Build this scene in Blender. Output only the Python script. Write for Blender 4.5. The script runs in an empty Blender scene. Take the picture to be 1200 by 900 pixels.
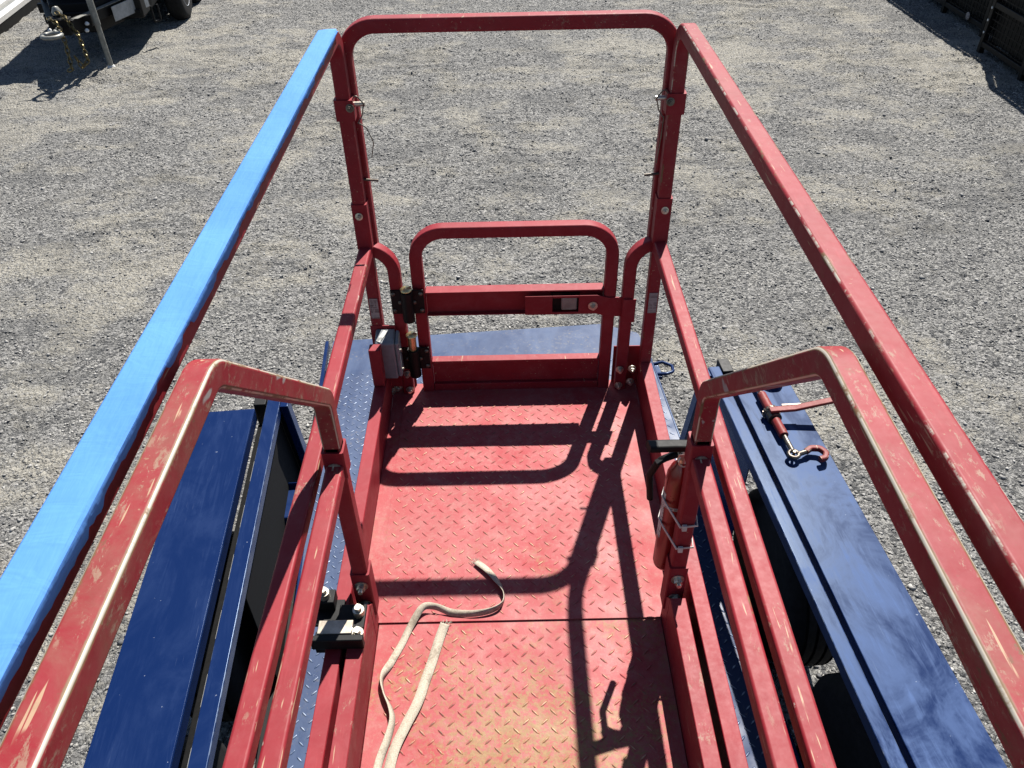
import bpy, bmesh, math, random
import numpy as np
from mathutils import Vector, Matrix
R = math.radians
random.seed(7); rng = np.random.default_rng(11)
SC = bpy.context.scene
COL = SC.collection

# ------------------------------------------------------------------ materials
def newmat(name):
    m = bpy.data.materials.new(name); m.use_nodes = True
    nt = m.node_tree; nt.nodes.clear()
    out = nt.nodes.new('ShaderNodeOutputMaterial'); b = nt.nodes.new('ShaderNodeBsdfPrincipled')
    nt.links.new(b.outputs[0], out.inputs[0])
    return m, nt, b
class N:
    def __init__(s, nt): s.nt = nt; s.tc = nt.nodes.new('ShaderNodeTexCoord')
    def lk(s, a, i):
        if hasattr(a, 'links') or hasattr(a, 'is_linked'): s.nt.links.new(a, i)
        else: i.default_value = a
    def co(s, sc=(1, 1, 1), rot=(0, 0, 0), loc=(0, 0, 0)):
        mp = s.nt.nodes.new('ShaderNodeMapping'); s.nt.links.new(s.tc.outputs['Object'], mp.inputs[0])
        mp.inputs['Scale'].default_value = sc; mp.inputs['Rotation'].default_value = rot; mp.inputs['Location'].default_value = loc
        return mp.outputs[0]
    def noise(s, scale, detail=4, rough=.55, vec=None, dist=0):
        n = s.nt.nodes.new('ShaderNodeTexNoise'); n.inputs['Scale'].default_value = scale
        n.inputs['Detail'].default_value = detail; n.inputs['Roughness'].default_value = rough; n.inputs['Distortion'].default_value = dist
        s.nt.links.new(vec if vec is not None else s.tc.outputs['Object'], n.inputs['Vector']); return n.outputs['Fac']
    def voro(s, scale, feature='F1', vec=None, out='Distance', rand=1):
        n = s.nt.nodes.new('ShaderNodeTexVoronoi'); n.feature = feature; n.inputs['Scale'].default_value = scale
        n.inputs['Randomness'].default_value = rand
        s.nt.links.new(vec if vec is not None else s.tc.outputs['Object'], n.inputs['Vector']); return n.outputs[out]
    def ramp(s, fac, lo, hi, a=0., b=1.):
        n = s.nt.nodes.new('ShaderNodeMapRange'); n.interpolation_type = 'SMOOTHSTEP'
        s.lk(fac, n.inputs[0]); n.inputs[1].default_value = lo; n.inputs[2].default_value = hi
        n.inputs[3].default_value = a; n.inputs[4].default_value = b; return n.outputs[0]
    def math(s, op, a, b=0., clamp=False):
        n = s.nt.nodes.new('ShaderNodeMath'); n.operation = op; n.use_clamp = clamp
        s.lk(a, n.inputs[0]); s.lk(b, n.inputs[1]); return n.outputs[0]
    def mix(s, fac, a, b):
        n = s.nt.nodes.new('ShaderNodeMix'); n.data_type = 'RGBA'
        s.lk(fac, n.inputs['Factor'])
        for v, i in ((a, n.inputs['A']), (b, n.inputs['B'])):
            i = [q for q in n.inputs if q.name == i.name and q.type == 'RGBA'][0]
            if isinstance(v, (tuple, list)): i.default_value = (*v[:3], 1)
            else: s.nt.links.new(v, i)
        return [o for o in n.outputs if o.type == 'RGBA'][0]
    def attr(s, name, out='Fac'):
        n = s.nt.nodes.new('ShaderNodeAttribute'); n.attribute_name = name; return n.outputs[out]
    def bump(s, h, strength=.3, dist=.01, normal=None):
        n = s.nt.nodes.new('ShaderNodeBump'); n.inputs['Strength'].default_value = strength; n.inputs['Distance'].default_value = dist
        s.lk(h, n.inputs['Height'])
        if normal is not None: s.nt.links.new(normal, n.inputs['Normal'])
        return n.outputs[0]

def red_paint(name, wear=.1, patches=0., base=(.178, .0085, .0145), rough=.52, dust=.2, grey=False):
    m, nt, b = newmat(name); n = N(nt)
    big = n.noise(5, 5, .6); fine = n.noise(60, 4, .7)
    c = n.mix(n.ramp(big, .35, .7, 0, .6), base, tuple(x * .72 for x in base))
    # dry dust film, blotchy, and rubbed paler streaks along the tube
    d = n.ramp(n.noise(16, 6, .72, dist=.6), .40, .75, 0, dust)
    c = n.mix(d, c, (.25, .075, .078))
    st = n.ramp(n.noise(1, 4, .7, vec=n.co((90, 9, 90))), .55, .78, 0, .35)
    c = n.mix(st, c, (.28, .036, .044))
    # small stone chips
    chips = n.ramp(n.noise(95, 3, .6), .715 - .04 * wear, .75 - .04 * wear)
    c = n.mix(n.math('MULTIPLY', chips, .7), c, (.22, .13, .08))
    if patches > 0:
        grime = n.ramp(n.noise(8, 7, .78, dist=.5), .40, .68, 0, .55 * patches)
        c = n.mix(grime, c, n.mix(n.noise(28, 5, .7), (.085, .035, .022), (.20, .115, .08)))
        zone = n.ramp(n.noise(5.5, 4, .65), .52 - .14 * patches, .64 - .12 * patches)
        rub = n.noise(1, 8, .82, vec=n.co((60, 24, 60)), dist=.3)
        pm = n.math('MULTIPLY', n.ramp(rub, .545, .60), zone)
        c = n.mix(n.math('MULTIPLY', pm, .62), c, n.mix(n.noise(70, 5, .8), (.12, .075, .04), (.27, .22, .165)))
        for sc, rt in ((170, .35), (150, -.5), (210, .08)):           # fine scrape lines
            sl = n.ramp(n.noise(1, 2, .5, vec=n.co((sc, 10, sc), rot=(0, 0, rt)), dist=.15), .69, .72)
            sl = n.math('MULTIPLY', sl, n.ramp(n.noise(9, 3, .6, vec=n.co(loc=(sc, 0, 0))), .50, .56))
            c = n.mix(n.math('MULTIPLY', sl, .75), c, (.30, .22, .14))
        pit = n.ramp(n.noise(46, 6, .75, vec=n.co((1, .6, 1)), dist=.3), .615, .65)
        pit = n.math('MULTIPLY', pit, n.ramp(n.noise(4, 3), .42, .55))
        c = n.mix(n.math('MULTIPLY', pit, .8 * patches + .1), c, (.085, .048, .024))
        if grey:
            gp = n.ramp(n.noise(5.2, 3, .6, vec=n.co((3, 1.2, 3), loc=(3.1, 0, 0))), .66, .69)
            c = n.mix(n.math('MULTIPLY', gp, .75), c, (.24, .25, .235))
    ed = n.attr('edge')
    en = n.math('ADD', n.math('MULTIPLY', n.noise(5, 6, .72), .6), n.math('MULTIPLY', n.noise(33, 5, .75), .4))
    e1 = n.math('MULTIPLY', n.ramp(ed, .52, .80), n.ramp(en, .64 - .22 * wear, .69 - .20 * wear))
    e2 = n.math('MULTIPLY', n.ramp(n.math('ADD', ed, n.math('MULTIPLY', n.math('SUBTRACT', n.noise(45, 4, .7), .5), .9)), .15, .5), n.ramp(n.noise(15, 5, .7, vec=n.co((1, .45, 1))), .70 - .26 * wear, .76 - .26 * wear))
    c = n.mix(n.math('MULTIPLY', e2, .92), c, n.mix(n.noise(50, 3), (.05, .028, .014), (.17, .115, .055)))
    c = n.mix(e1, c, (.40, .36, .30))
    nt.links.new(c, b.inputs['Base Color'])
    r = n.math('ADD', n.math('MULTIPLY', fine, .24), rough - .08)
    nt.links.new(r, b.inputs['Roughness'])
    nt.links.new(n.math('MULTIPLY', e1, .6), b.inputs['Metallic'])
    b.inputs['Specular IOR Level'].default_value = .22
    nt.links.new(n.bump(n.noise(45, 3, .5), .06, .004), b.inputs['Normal'])
    return m

def floor_red(name, base=(.235, .021, .027), dirt=.5):
    m, nt, b = newmat(name); n = N(nt)
    big = n.noise(3.2, 5, .65, dist=.4)
    c = n.mix(n.ramp(big, .3, .75, .15, .95), base, (.245, .066, .066))
    c = n.mix(n.ramp(n.noise(30, 6, .8), .42, .7, 0, .55), c, (.25, .12, .105))
    c = n.mix(n.ramp(n.noise(1, 5, .75, vec=n.co((8, 26, 8), rot=(0, 0, .7)), dist=1.), .60, .70, 0, .35), c, (.13, .022, .022))
    # sand lying in the low spots, thickest in places
    dm = n.math('MULTIPLY', n.ramp(n.noise(4.3, 4, .6), .66 - .24 * dirt, .82 - .18 * dirt), n.ramp(n.noise(75, 5, .8), .47, .58))
    c = n.mix(n.math('MULTIPLY', dm, .8), c, n.mix(n.noise(130, 3, .7), (.10, .06, .025), (.27, .165, .07)))
    if dirt > 1:                                                        # grit trodden in where people step
        sx = n.nt.nodes.new('ShaderNodeSeparateXYZ'); nt.links.new(n.tc.outputs['Object'], sx.inputs[0])
        dx = n.math('MULTIPLY', n.math('ADD', sx.outputs[0], -.05), 3.4); dy = n.math('MULTIPLY', n.math('ADD', sx.outputs[1], .26), 3.0)
        rr = n.math('ADD', n.math('MULTIPLY', dx, dx), n.math('MULTIPLY', dy, dy))
        zone = n.math('SUBTRACT', 1.15, rr, True)
        gm = n.ramp(n.math('ADD', n.noise(26, 6, .78, dist=.4), n.math('MULTIPLY', zone, .26)), .60, .70)
        gm = n.math('MULTIPLY', gm, n.ramp(zone, 0, .35))
        gm = n.math('MULTIPLY', gm, n.ramp(n.noise(95, 5, .8), .42, .56))
        c = n.mix(n.math('MULTIPLY', gm, .85), c, n.mix(n.noise(140, 4, .75), (.085, .055, .025), (.30, .19, .085)))
    sp = n.ramp(n.noise(120, 3, .7), .60, .72)
    c = n.mix(n.math('MULTIPLY', sp, .45), c, (.25, .12, .09))
    ed = n.attr('edge')
    wm = n.math('MULTIPLY', n.ramp(ed, .45, .95), n.ramp(n.noise(17, 4, .7), .36, .58))
    tip = n.mix(n.ramp(n.noise(7, 3, .6), .42, .6), (.36, .26, .17), (.09, .06, .045))
    c = n.mix(n.math('MULTIPLY', wm, .85), c, tip)
    nt.links.new(c, b.inputs['Base Color'])
    nt.links.new(n.ramp(n.noise(8, 4, .6), .3, .7, .50, .68), b.inputs['Roughness']); b.inputs['Specular IOR Level'].default_value = .2
    nt.links.new(n.math('MULTIPLY', wm, .35), b.inputs['Metallic'])
    nt.links.new(n.bump(n.noise(150, 3, .6), .12, .003), b.inputs['Normal'])
    return m

def blue_paint(name, base=(.0024, .0098, .047), dusty=.3, rough=.2, spec=.2):
    m, nt, b = newmat(name); n = N(nt)
    sw = n.noise(2.6, 7, .66, vec=n.co((1.6, .8, 1), rot=(0, 0, .35)), dist=1.6)
    st = n.noise(1, 5, .7, vec=n.co((38, 3.2, 38), rot=(0, 0, .12)), dist=.8)
    d = n.math('MULTIPLY', n.ramp(sw, .40, .66), dusty)
    d2 = n.math('MULTIPLY', n.math('MULTIPLY', n.ramp(st, .48, .66), n.ramp(n.noise(3.1, 5, .7, dist=.8), .40, .62)), dusty * .8)
    dd = n.math('ADD', d, d2, True)
    c = n.mix(dd, base, (.058, .095, .205))
    sp = n.ramp(n.noise(60, 2, .5), .77, .79)
    c = n.mix(n.math('MULTIPLY', sp, .5), c, (.22, .25, .3))
    fs = n.ramp(n.noise(1, 3, .6, vec=n.co((210, 9, 210), rot=(0, 0, .5)), dist=.3), .66, .72)
    fs = n.math('MULTIPLY', fs, n.ramp(n.noise(3.3, 3), .48, .6))
    c = n.mix(n.math('MULTIPLY', fs, .22), c, (.10, .13, .2))
    ed = n.attr('edge')
    c = n.mix(n.math('MULTIPLY', n.ramp(ed, .4, .9), n.ramp(n.noise(30, 4), .42, .6, 0, .6)), c, (.13, .16, .21))
    nt.links.new(c, b.inputs['Base Color'])
    nt.links.new(n.math('ADD', n.math('MULTIPLY', dd, .42), rough - .03), b.inputs['Roughness'])
    b.inputs['Specular IOR Level'].default_value = spec; b.inputs['Specular Tint'].default_value = (.55, .74, 1, 1)
    nt.links.new(n.bump(n.noise(22, 3, .5), .03, .004), b.inputs['Normal'])
    return m

def deck_blue(name):
    m, nt, b = newmat(name); n = N(nt)
    d = n.ramp(n.noise(2.4, 6, .68, vec=n.co((2, .7, 1)), dist=.5), .3, .68, .25, .8)
    sx = n.nt.nodes.new('ShaderNodeSeparateXYZ'); nt.links.new(n.tc.outputs['Object'], sx.inputs[0])
    painted_shade = n.math('MULTIPLY', n.ramp(sx.outputs[0], .35, .75), n.ramp(sx.outputs[1], 2.75, 2.3))  # shade put into the colour: deck darker on its near right side
    d = n.math('MULTIPLY', d, n.math('SUBTRACT', 1., n.math('MULTIPLY', painted_shade, .8)))
    c = n.mix(d, (.006, .017, .055), (.046, .070, .130))
    sand = n.math('MULTIPLY', n.ramp(n.noise(60, 4, .7), .52, .7), n.ramp(n.noise(3.5, 3), .42, .66))
    c = n.mix(n.math('MULTIPLY', sand, .6), c, (.15, .13, .10))
    ed = n.attr('edge')
    wm = n.math('MULTIPLY', n.ramp(ed, .4, .95), n.ramp(n.noise(14, 3, .7), .3, .6))
    c = n.mix(n.math('MULTIPLY', wm, .85), c, (.22, .255, .32))
    nt.links.new(c, b.inputs['Base Color'])
    nt.links.new(n.ramp(n.noise(9, 3), .3, .7, .4, .62), b.inputs['Roughness']); b.inputs['Specular IOR Level'].default_value = .2
    nt.links.new(n.math('MULTIPLY', wm, .4), b.inputs['Metallic'])
    return m

def plain(name, col, rough=.5, metal=0., var=.25, scale=30, coat=0):
    m, nt, b = newmat(name); n = N(nt)
    c = n.mix(n.ramp(n.noise(scale, 5, .65), .3, .72), tuple(x * (1 - var) for x in col), tuple(min(1, x * (1 + var)) for x in col))
    nt.links.new(c, b.inputs['Base Color'])
    nt.links.new(n.math('ADD', n.math('MULTIPLY', n.noise(scale * 2.3, 3), .2), rough - .1), b.inputs['Roughness'])
    b.inputs['Metallic'].default_value = metal; b.inputs['Specular IOR Level'].default_value = .5 if max(col) > .02 else .2; b.inputs['Coat Weight'].default_value = coat
    nt.links.new(n.bump(n.noise(scale * 4, 3), .08, .002), b.inputs['Normal'])
    return m

def label_mat(name, col, ink):
    m, nt, b = newmat(name); n = N(nt)
    rows = n.ramp(n.noise(1, 2, .5, vec=n.co((3, 3, 210))), .50, .54)
    words = n.ramp(n.noise(1, 3, .6, vec=n.co((190, 190, 60))), .42, .50)
    c = n.mix(n.math('MULTIPLY', n.math('MULTIPLY', rows, words), .8), col, ink)
    c = n.mix(n.ramp(n.noise(60, 4, .7), .5, .75, 0, .5), c, tuple(x*.6 for x in col))
    nt.links.new(c, b.inputs['Base Color']); b.inputs['Roughness'].default_value = .6; return m

def tape_mat():
    m, nt, b = newmat('blue_tape'); n = N(nt)
    c = n.mix(n.ramp(n.noise(6, 4), .35, .7), (.050, .155, .41), (.064, .185, .46))
    nt.links.new(c, b.inputs['Base Color']); b.inputs['Roughness'].default_value = .7; b.inputs['Specular IOR Level'].default_value = .15
    wr = n.noise(1, 4, .6, vec=n.co((60, 9, 60)))
    nt.links.new(n.bump(n.math('ADD', wr, n.noise(1, 3, .6, vec=n.co((14, 30, 14), rot=(0, 0, .4)), dist=.8)), .3, .006), b.inputs['Normal']); return m

def strap_mat():
    m, nt, b = newmat('webbing'); n = N(nt)
    w = n.noise(420, 3, .7)
    c = n.mix(n.ramp(w, .35, .65), (.25, .215, .165), (.36, .32, .255))
    c = n.mix(n.ramp(n.noise(23, 6, .75), .50, .68, 0, .75), c, (.13, .10, .07))
    nt.links.new(c, b.inputs['Base Color']); b.inputs['Roughness'].default_value = .9
    nt.links.new(n.bump(w, .4, .001), b.inputs['Normal']); return m

def ground_mat():
    m, nt, b = newmat('gravel_ground'); n = N(nt)
    dirt = n.attr('dirt')
    wv = n.nt.nodes.new('ShaderNodeVectorMath'); wv.operation = 'ADD'
    nz = n.nt.nodes.new('ShaderNodeTexNoise'); nz.inputs['Scale'].default_value = 14
    nt.links.new(n.tc.outputs['Object'], nz.inputs['Vector'])
    sv = n.nt.nodes.new('ShaderNodeVectorMath'); sv.operation = 'SCALE'; sv.inputs['Scale'].default_value = .04
    nt.links.new(nz.outputs['Color'], sv.inputs[0]); nt.links.new(n.tc.outputs['Object'], wv.inputs[0]); nt.links.new(sv.outputs[0], wv.inputs[1])
    cols = []
    for sc in (48, 110):
        v = n.nt.nodes.new('ShaderNodeTexVoronoi'); v.inputs['Scale'].default_value = sc; nt.links.new(wv.outputs[0], v.inputs['Vector'])
        sp = n.nt.nodes.new('ShaderNodeSeparateColor'); nt.links.new(v.outputs['Color'], sp.inputs[0]); cols.append((v, sp))
    (v1, s1), (v2, s2) = cols
    peb = n.mix(n.ramp(s1.outputs[0], .1, .95), (.065, .066, .067), (.255, .25, .24))
    peb2 = n.mix(n.ramp(s2.outputs[0], .05, 1), (.07, .07, .07), (.295, .29, .272))
    g = n.mix(n.ramp(s1.outputs[1], .35, .45), peb, peb2)
    sand = n.mix(n.noise(38, 6, .75), (.13, .124, .108), (.38, .36, .31))
    sand = n.mix(n.ramp(s2.outputs[1], .70, .76), sand, peb2)
    c = n.mix(n.ramp(n.math('ADD', dirt, n.math('MULTIPLY', n.math('SUBTRACT', n.noise(9, 7, .8, dist=.4), .5), 1.9)), .25, .95), g, sand)
    c = n.mix(n.ramp(n.noise(1.2, 7, .7, vec=n.co((1, 2.0, 1), loc=(4, 2, 0)), dist=.7), .47, .66, 0, .5), c, (.075, .076, .077))
    nt.links.new(c, b.inputs['Base Color']); b.inputs['Roughness'].default_value = .95
    b.inputs['Specular IOR Level'].default_value = .15
    h = n.math('SUBTRACT', 1., n.math('ADD', n.math('MULTIPLY', v1.outputs['Distance'], .7), n.math('MULTIPLY', v2.outputs['Distance'], .35)))
    nb = n.bump(n.noise(16, 7, .75, vec=n.co((1, 1.8, 1), rot=(0, 0, .15)), dist=.6), .9, .03)
    nt.links.new(n.bump(h, 1., n.ramp(dirt, 0, 1, .03, .012) if False else .024, nb), b.inputs['Normal'])
    return m
def stone_mat():
    m, nt, b = newmat('gravel_stones'); n = N(nt)
    c = n.mix(n.attr('shade'), (.075, .076, .078), (.33, .32, .30))
    nt.links.new(c, b.inputs['Base Color']); b.inputs['Roughness'].default_value = .9
    b.inputs['Specular IOR Level'].default_value = .25
    return m

M = dict(
    red=red_paint('red_paint', .0), red_used=red_paint('red_paint_used', .22, .12), red_worn=red_paint('red_paint_worn', 1.05, .8, grey=True),
    red_rail=red_paint('red_paint_scraped', .62, .3),
    floor=floor_red('red_tread_plate', dirt=.35), floor_dirty=floor_red('red_tread_plate_sandy', dirt=1.15),
    blue=blue_paint('trailer_blue', dusty=.07, rough=.28), blue_dusty=blue_paint('trailer_blue_rubbed', dusty=.42, rough=.30, spec=.10),
    deck=deck_blue('blue_tread_plate'),
    black=plain('black_paint', (.0022, .0022, .0025), .55, 0, .4), rubber=plain('tyre_rubber', (.0085, .0085, .009), .85, 0, .35), black_fill=plain('shade_black', (.0009, .0009, .001), .9, 0, .3),  # the last black stands in for shade in the left wheel well
    steel=plain('zinc_steel', (.48, .45, .38), .38, .9, .3, 60), brass=plain('yellow_zinc', (.50, .42, .22), .36, .9, .3, 60),
    greybox=plain('grey_cast_box', (.13, .14, .155), .5, .2, .15), label=label_mat('pale_label', (.40, .40, .37), (.05, .05, .055)),
    sticker=label_mat('faded_sticker', (.21, .185, .18), (.05, .03, .03)),
    darksteel=plain('oily_steel', (.10, .085, .07), .42, .8, .5, 40), bar=plain('brushed_bar', (.30, .26, .21), .4, .8, .3, 25),
    extred=plain('gloss_red', (.15, .0035, .004), .3, 0, .12, 15, .3), white=plain('white_paint', (.45, .45, .44), .45, 0, .06, 20),
    tie=plain('nylon_tie', (.36, .34, .32), .5, 0, .1), hookred=red_paint('hook_red', .5, .2, (.13, .008, .0075), .5, .3),
    gold=plain('chain_gold', (.10, .078, .035), .4, .85, .6, 50), grey=plain('grey_galvanised', (.17, .17, .155), .5, .35, .25, 25),
    plate=plain('pale_plate', (.24, .245, .25), .5, .2, .2, 14), meshblack=plain('black_wire', (.004, .004, .0045), .6, .2, .4),
    tape=tape_mat(), strap=strap_mat(), rim=plain('white_rim', (.42, .44, .47), .35, 0, .08),
    chassis=plain('chassis_grey', (.03, .03, .033), .6, .2, .3, 12),
)

# ------------------------------------------------------------------ mesh builder
def rrect(w, h, r=.005, n=4):
    P, E = [], []
    for cx, cy, a0 in ((w/2-r, h/2-r, 0), (-w/2+r, h/2-r, 90), (-w/2+r, -h/2+r, 180), (w/2-r, -h/2+r, 270)):
        for i in range(n+1):
            a = R(a0 + 90*i/n); P.append((cx+r*math.cos(a), cy+r*math.sin(a)))
            E.append((.1, .5, 1., .5, .1)[i] if n == 4 else 0.)
    return P, E
def circ(r, n=12):
    return [(r*math.cos(2*math.pi*i/n), r*math.sin(2*math.pi*i/n)) for i in range(n)], [0.]*n
def fillet(pts, rad, n=8):
    pts = [Vector(p) for p in pts]; out = [pts[0]]
    for i in range(1, len(pts)-1):
        r = rad[i-1] if isinstance(rad, (list, tuple)) else rad
        a = (pts[i-1]-pts[i]).normalized(); b = (pts[i+1]-pts[i]).normalized()
        ang = a.angle(b); t = r/math.tan(ang/2)
        c = pts[i] + (a+b).normalized()*(r/math.sin(ang/2))
        p0 = pts[i]+a*t - c; p1 = pts[i]+b*t - c; tot = p0.angle(p1)
        for k in range(n+1):
            s = k/n
            out.append(c + (p0*math.sin((1-s)*tot)+p1*math.sin(s*tot))/math.sin(tot))
    out.append(pts[-1]); return out
class MB:
    def __init__(s): s.v, s.f, s.e = [], [], []
    def add(s, V, F, E=None):
        o = len(s.v); s.v += [tuple(p) for p in V]; s.f += [[i+o for i in q] for q in F]
        s.e += list(E) if E is not None else [0.]*len(V); return s
    def box(s, x0, x1, y0, y1, z0, z1):
        V = [(x, y, z) for z in (z0, z1) for y in (y0, y1) for x in (x0, x1)]
        return s.add(V, [(0,2,3,1), (4,5,7,6), (0,1,5,4), (2,6,7,3), (0,4,6,2), (1,3,7,5)])
    def obox(s, c, ax, ay, az):
        c, ax, ay, az = map(Vector, (c, ax, ay, az))
        V = [c+ax*x+ay*y+az*z for z in (-.5, .5) for y in (-.5, .5) for x in (-.5, .5)]
        return s.add(V, [(0,2,3,1), (4,5,7,6), (0,1,5,4), (2,6,7,3), (0,4,6,2), (1,3,7,5)])
    def sweep(s, path, prof, nrm, closed=False, caps=True):
        P, E = prof; path = [Vector(p) for p in path]; nrm = Vector(nrm).normalized()
        rings = []; m = len(path)
        for i, p in enumerate(path):
            if closed: t = path[(i+1) % m]-path[i-1]
            else: t = path[min(i+1, m-1)]-path[max(i-1, 0)]
            t.normalize(); u = (nrm - t*nrm.dot(t)).normalized(); w = t.cross(u)
            rings.append([p+u*a+w*b for a, b in P])
        k = len(P); V = [q for r in rings for q in r]; F = []
        for i in range(m if closed else m-1):
            a, b = i*k, ((i+1) % m)*k
            for j in range(k): F.append((a+j, a+(j+1) % k, b+(j+1) % k, b+j))
        if caps and not closed: F += [tuple(range(k-1, -1, -1)), tuple(range((m-1)*k, m*k))]
        return s.add(V, F, list(E)*m)
    def cyl(s, a, b, r, n=16, r2=None):
        a, b = Vector(a), Vector(b); d = (b-a).normalized(); u = d.orthogonal().normalized(); w = d.cross(u); r2 = r if r2 is None else r2
        V = [a+(u*math.cos(t)+w*math.sin(t))*r for t in [2*math.pi*i/n for i in range(n)]] + [b+(u*math.cos(t)+w*math.sin(t))*r2 for t in [2*math.pi*i/n for i in range(n)]]
        F = [(j, (j+1) % n, n+(j+1) % n, n+j) for j in range(n)] + [tuple(range(n-1, -1, -1)), tuple(range(n, 2*n))]
        return s.add(V, F)
    def lathe(s, c, ax, prof, n=24):
        c, d = Vector(c), Vector(ax).normalized(); u = d.orthogonal().normalized(); w = d.cross(u)
        V = []; k = len(prof)
        for r, h in prof:
            for i in range(n):
                t = 2*math.pi*i/n; V.append(c+d*h+(u*math.cos(t)+w*math.sin(t))*r)
        F = [(a*n+j, a*n+(j+1) % n, (a+1)*n+(j+1) % n, (a+1)*n+j) for a in range(k-1) for j in range(n)]
        if prof[0][0] > 1e-6: F.append(tuple(range(n-1, -1, -1)))
        if prof[-1][0] > 1e-6: F.append(tuple(range((k-1)*n, k*n)))
        return s.add(V, F)
    def prism(s, poly, d):
        poly = [Vector(p) for p in poly]; d = Vector(d); k = len(poly)
        return s.add(poly+[p+d for p in poly], [tuple(range(k-1, -1, -1)), tuple(range(k, 2*k))]+[(j, (j+1) % k, k+(j+1) % k, k+j) for j in range(k)])
    def treads(s, x0, x1, y0, y1, z, pitch, L, W, h, fn=None):
        nx, ny = int((x1-x0)/pitch), int((y1-y0)/pitch)
        for i in range(nx):
            for j in range(ny):
                if (i+j) % 2: continue
                cx, cy = x0+(i+.5)*pitch, y0+(j+.5)*pitch
                a = R(43 if j % 2 else -43); ca, sa = math.cos(a), math.sin(a)
                q = [(-L/2, 0, 0), (-L/4, -W/2, 0), (L/4, -W/2, 0), (L/2, 0, 0), (L/4, W/2, 0), (-L/4, W/2, 0),
                     (-L/3.2, 0, h), (0, -W/6, h), (L/3.2, 0, h), (0, W/6, h)]
                V = [(cx+u*ca-v*sa, cy+u*sa+v*ca, z+t) for u, v, t in q]
                if fn and not fn(cx, cy): continue
                s.add(V, [(6,7,8,9), (0,1,7,6), (1,2,7), (2,3,8,7), (3,4,9,8), (4,5,9), (5,0,6,9)], [0]*6+[1]*4)
        return s
    def build(s, name, mat, parent=None, bevel=0., smooth=True, xf=None):
        me = bpy.data.meshes.new(name); me.from_pydata(s.v, [], s.f)
        at = me.attributes.new('edge', 'FLOAT', 'POINT'); at.data.foreach_set('value', np.array(s.e, dtype=np.float32))
        if xf is not None: me.transform(xf)
        bm = bmesh.new(); bm.from_mesh(me); bmesh.ops.recalc_face_normals(bm, faces=bm.faces); bm.to_mesh(me); bm.free()
        me.materials.append(mat)
        o = bpy.data.objects.new(name, me); COL.objects.link(o)
        if parent is not None:
            o.parent = parent
            me.transform(WORLD[parent.name].inverted())
            WORLD[o.name] = WORLD[parent.name]
        else: WORLD[o.name] = Matrix.Identity(4)
        if smooth:
            me.polygons.foreach_set('use_smooth', [True]*len(me.polygons)); me.set_sharp_from_angle(angle=R(48))
        if bevel:
            b = o.modifiers.new('bevel', 'BEVEL'); b.width = bevel; b.segments = 2; b.limit_method = 'ANGLE'; b.angle_limit = R(50)
        if smooth:
            w = o.modifiers.new('wn', 'WEIGHTED_NORMAL'); w.keep_sharp = True; w.weight = 60
        return o
WORLD = {}
def thing(name, label, cat, loc=(0, 0, 0), rz=0, group=None):
    o = bpy.data.objects.new(name, None); COL.objects.link(o); o.empty_display_size = .1
    o.location = loc; o.rotation_euler = (0, 0, rz)
    WORLD[o.name] = Matrix.Translation(loc) @ Matrix.Rotation(rz, 4, 'Z')
    tag(o, label, cat, group); return o
def tag(o, label=None, cat=None, group=None, kind=None):
    for k, v in (('label', label), ('category', cat), ('group', group), ('kind', kind)):
        if v: o[k] = v
    return o
def bolt(p, d, r=.009, mat=None, parent=None, h=.009, name='bolt'):
    d = Vector(d).normalized(); p = Vector(p); m = MB()
    m.lathe(p, d, [(r*1.55, 0), (r*1.55, .002), (r*1.05, .0025)], 14)
    m.cyl(p+d*.002, p+d*(.002+h), r, 6)
    m.cyl(p+d*(.002+h), p+d*(.002+h*1.7), r*.55, 10)
    return m.build(name, mat or M['steel'], parent)

# ------------------------------------------------------------------ ground
GZ = -1.42
TB = rng.random((256, 256))
def vn(x, y, f, seed=0):
    x = x*f+17.3*seed+1000; y = y*f+9.1*seed+1000
    xi, yi = np.floor(x).astype(int), np.floor(y).astype(int); u, v = x-xi, y-yi
    u = u*u*(3-2*u); v = v*v*(3-2*v); T = lambda a, b: TB[(a+seed*37) % 256, (b+seed*91) % 256]
    return (T(xi, yi)*(1-u)+T(xi+1, yi)*u)*(1-v)+(T(xi, yi+1)*(1-u)+T(xi+1, yi+1)*u)*v
def fbm(x, y, f, o=4, seed=0, r=.5):
    return sum(vn(x, y, f*2**k, seed+k)*r**k for k in range(o))/sum(r**k for k in range(o))
def dirt_at(x, y):
    d = .30*(fbm(x+3, y, .22, 2, 61)-.5)+.42*fbm(x, y*1.25, .6, 4, 3)+.58*fbm(x, y*1.6, 2.6, 5, 21, .6)
    for x0, k, c in ((-4.6, .30, .012), (-2.9, .30, .012), (.9, -.42, .02), (2.5, -.42, .02), (4.4, .12, -.015), (-.8, .9, -.05)):
        tr = np.abs(x-(x0+k*(y-4)+c*(y-4)**2))
        d = d+.075*np.exp(-(tr/.16)**2)-.03*np.exp(-((tr-.3)/.12)**2)
    return np.clip((d-.39)/.27, 0, 1)
def height_at(x, y):
    d = dirt_at(x, y)
    a = fbm(x, y, .8, 3, 5)*.022
    r1 = 1-np.abs(2*fbm(x*.62, y*1.25, 5.0, 4, 11, .6)-1)
    r2 = fbm(x, y*1.2, 15, 3, 31, .65)
    m = fbm(x, y, 1.3, 3, 44)
    return a+.044*r1**4*(.25+.75*d)*np.clip((m-.35)*4, .15, 1)+.017*r2
S = 400
nu, nv = 640, 620
yy = 1.0+13.2*np.linspace(0, 1, nv)**1.25
uu = np.linspace(-1, 1, nu)
X, Y = np.meshgrid(uu, yy); X = X*(2.4+.62*Y)
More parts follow.
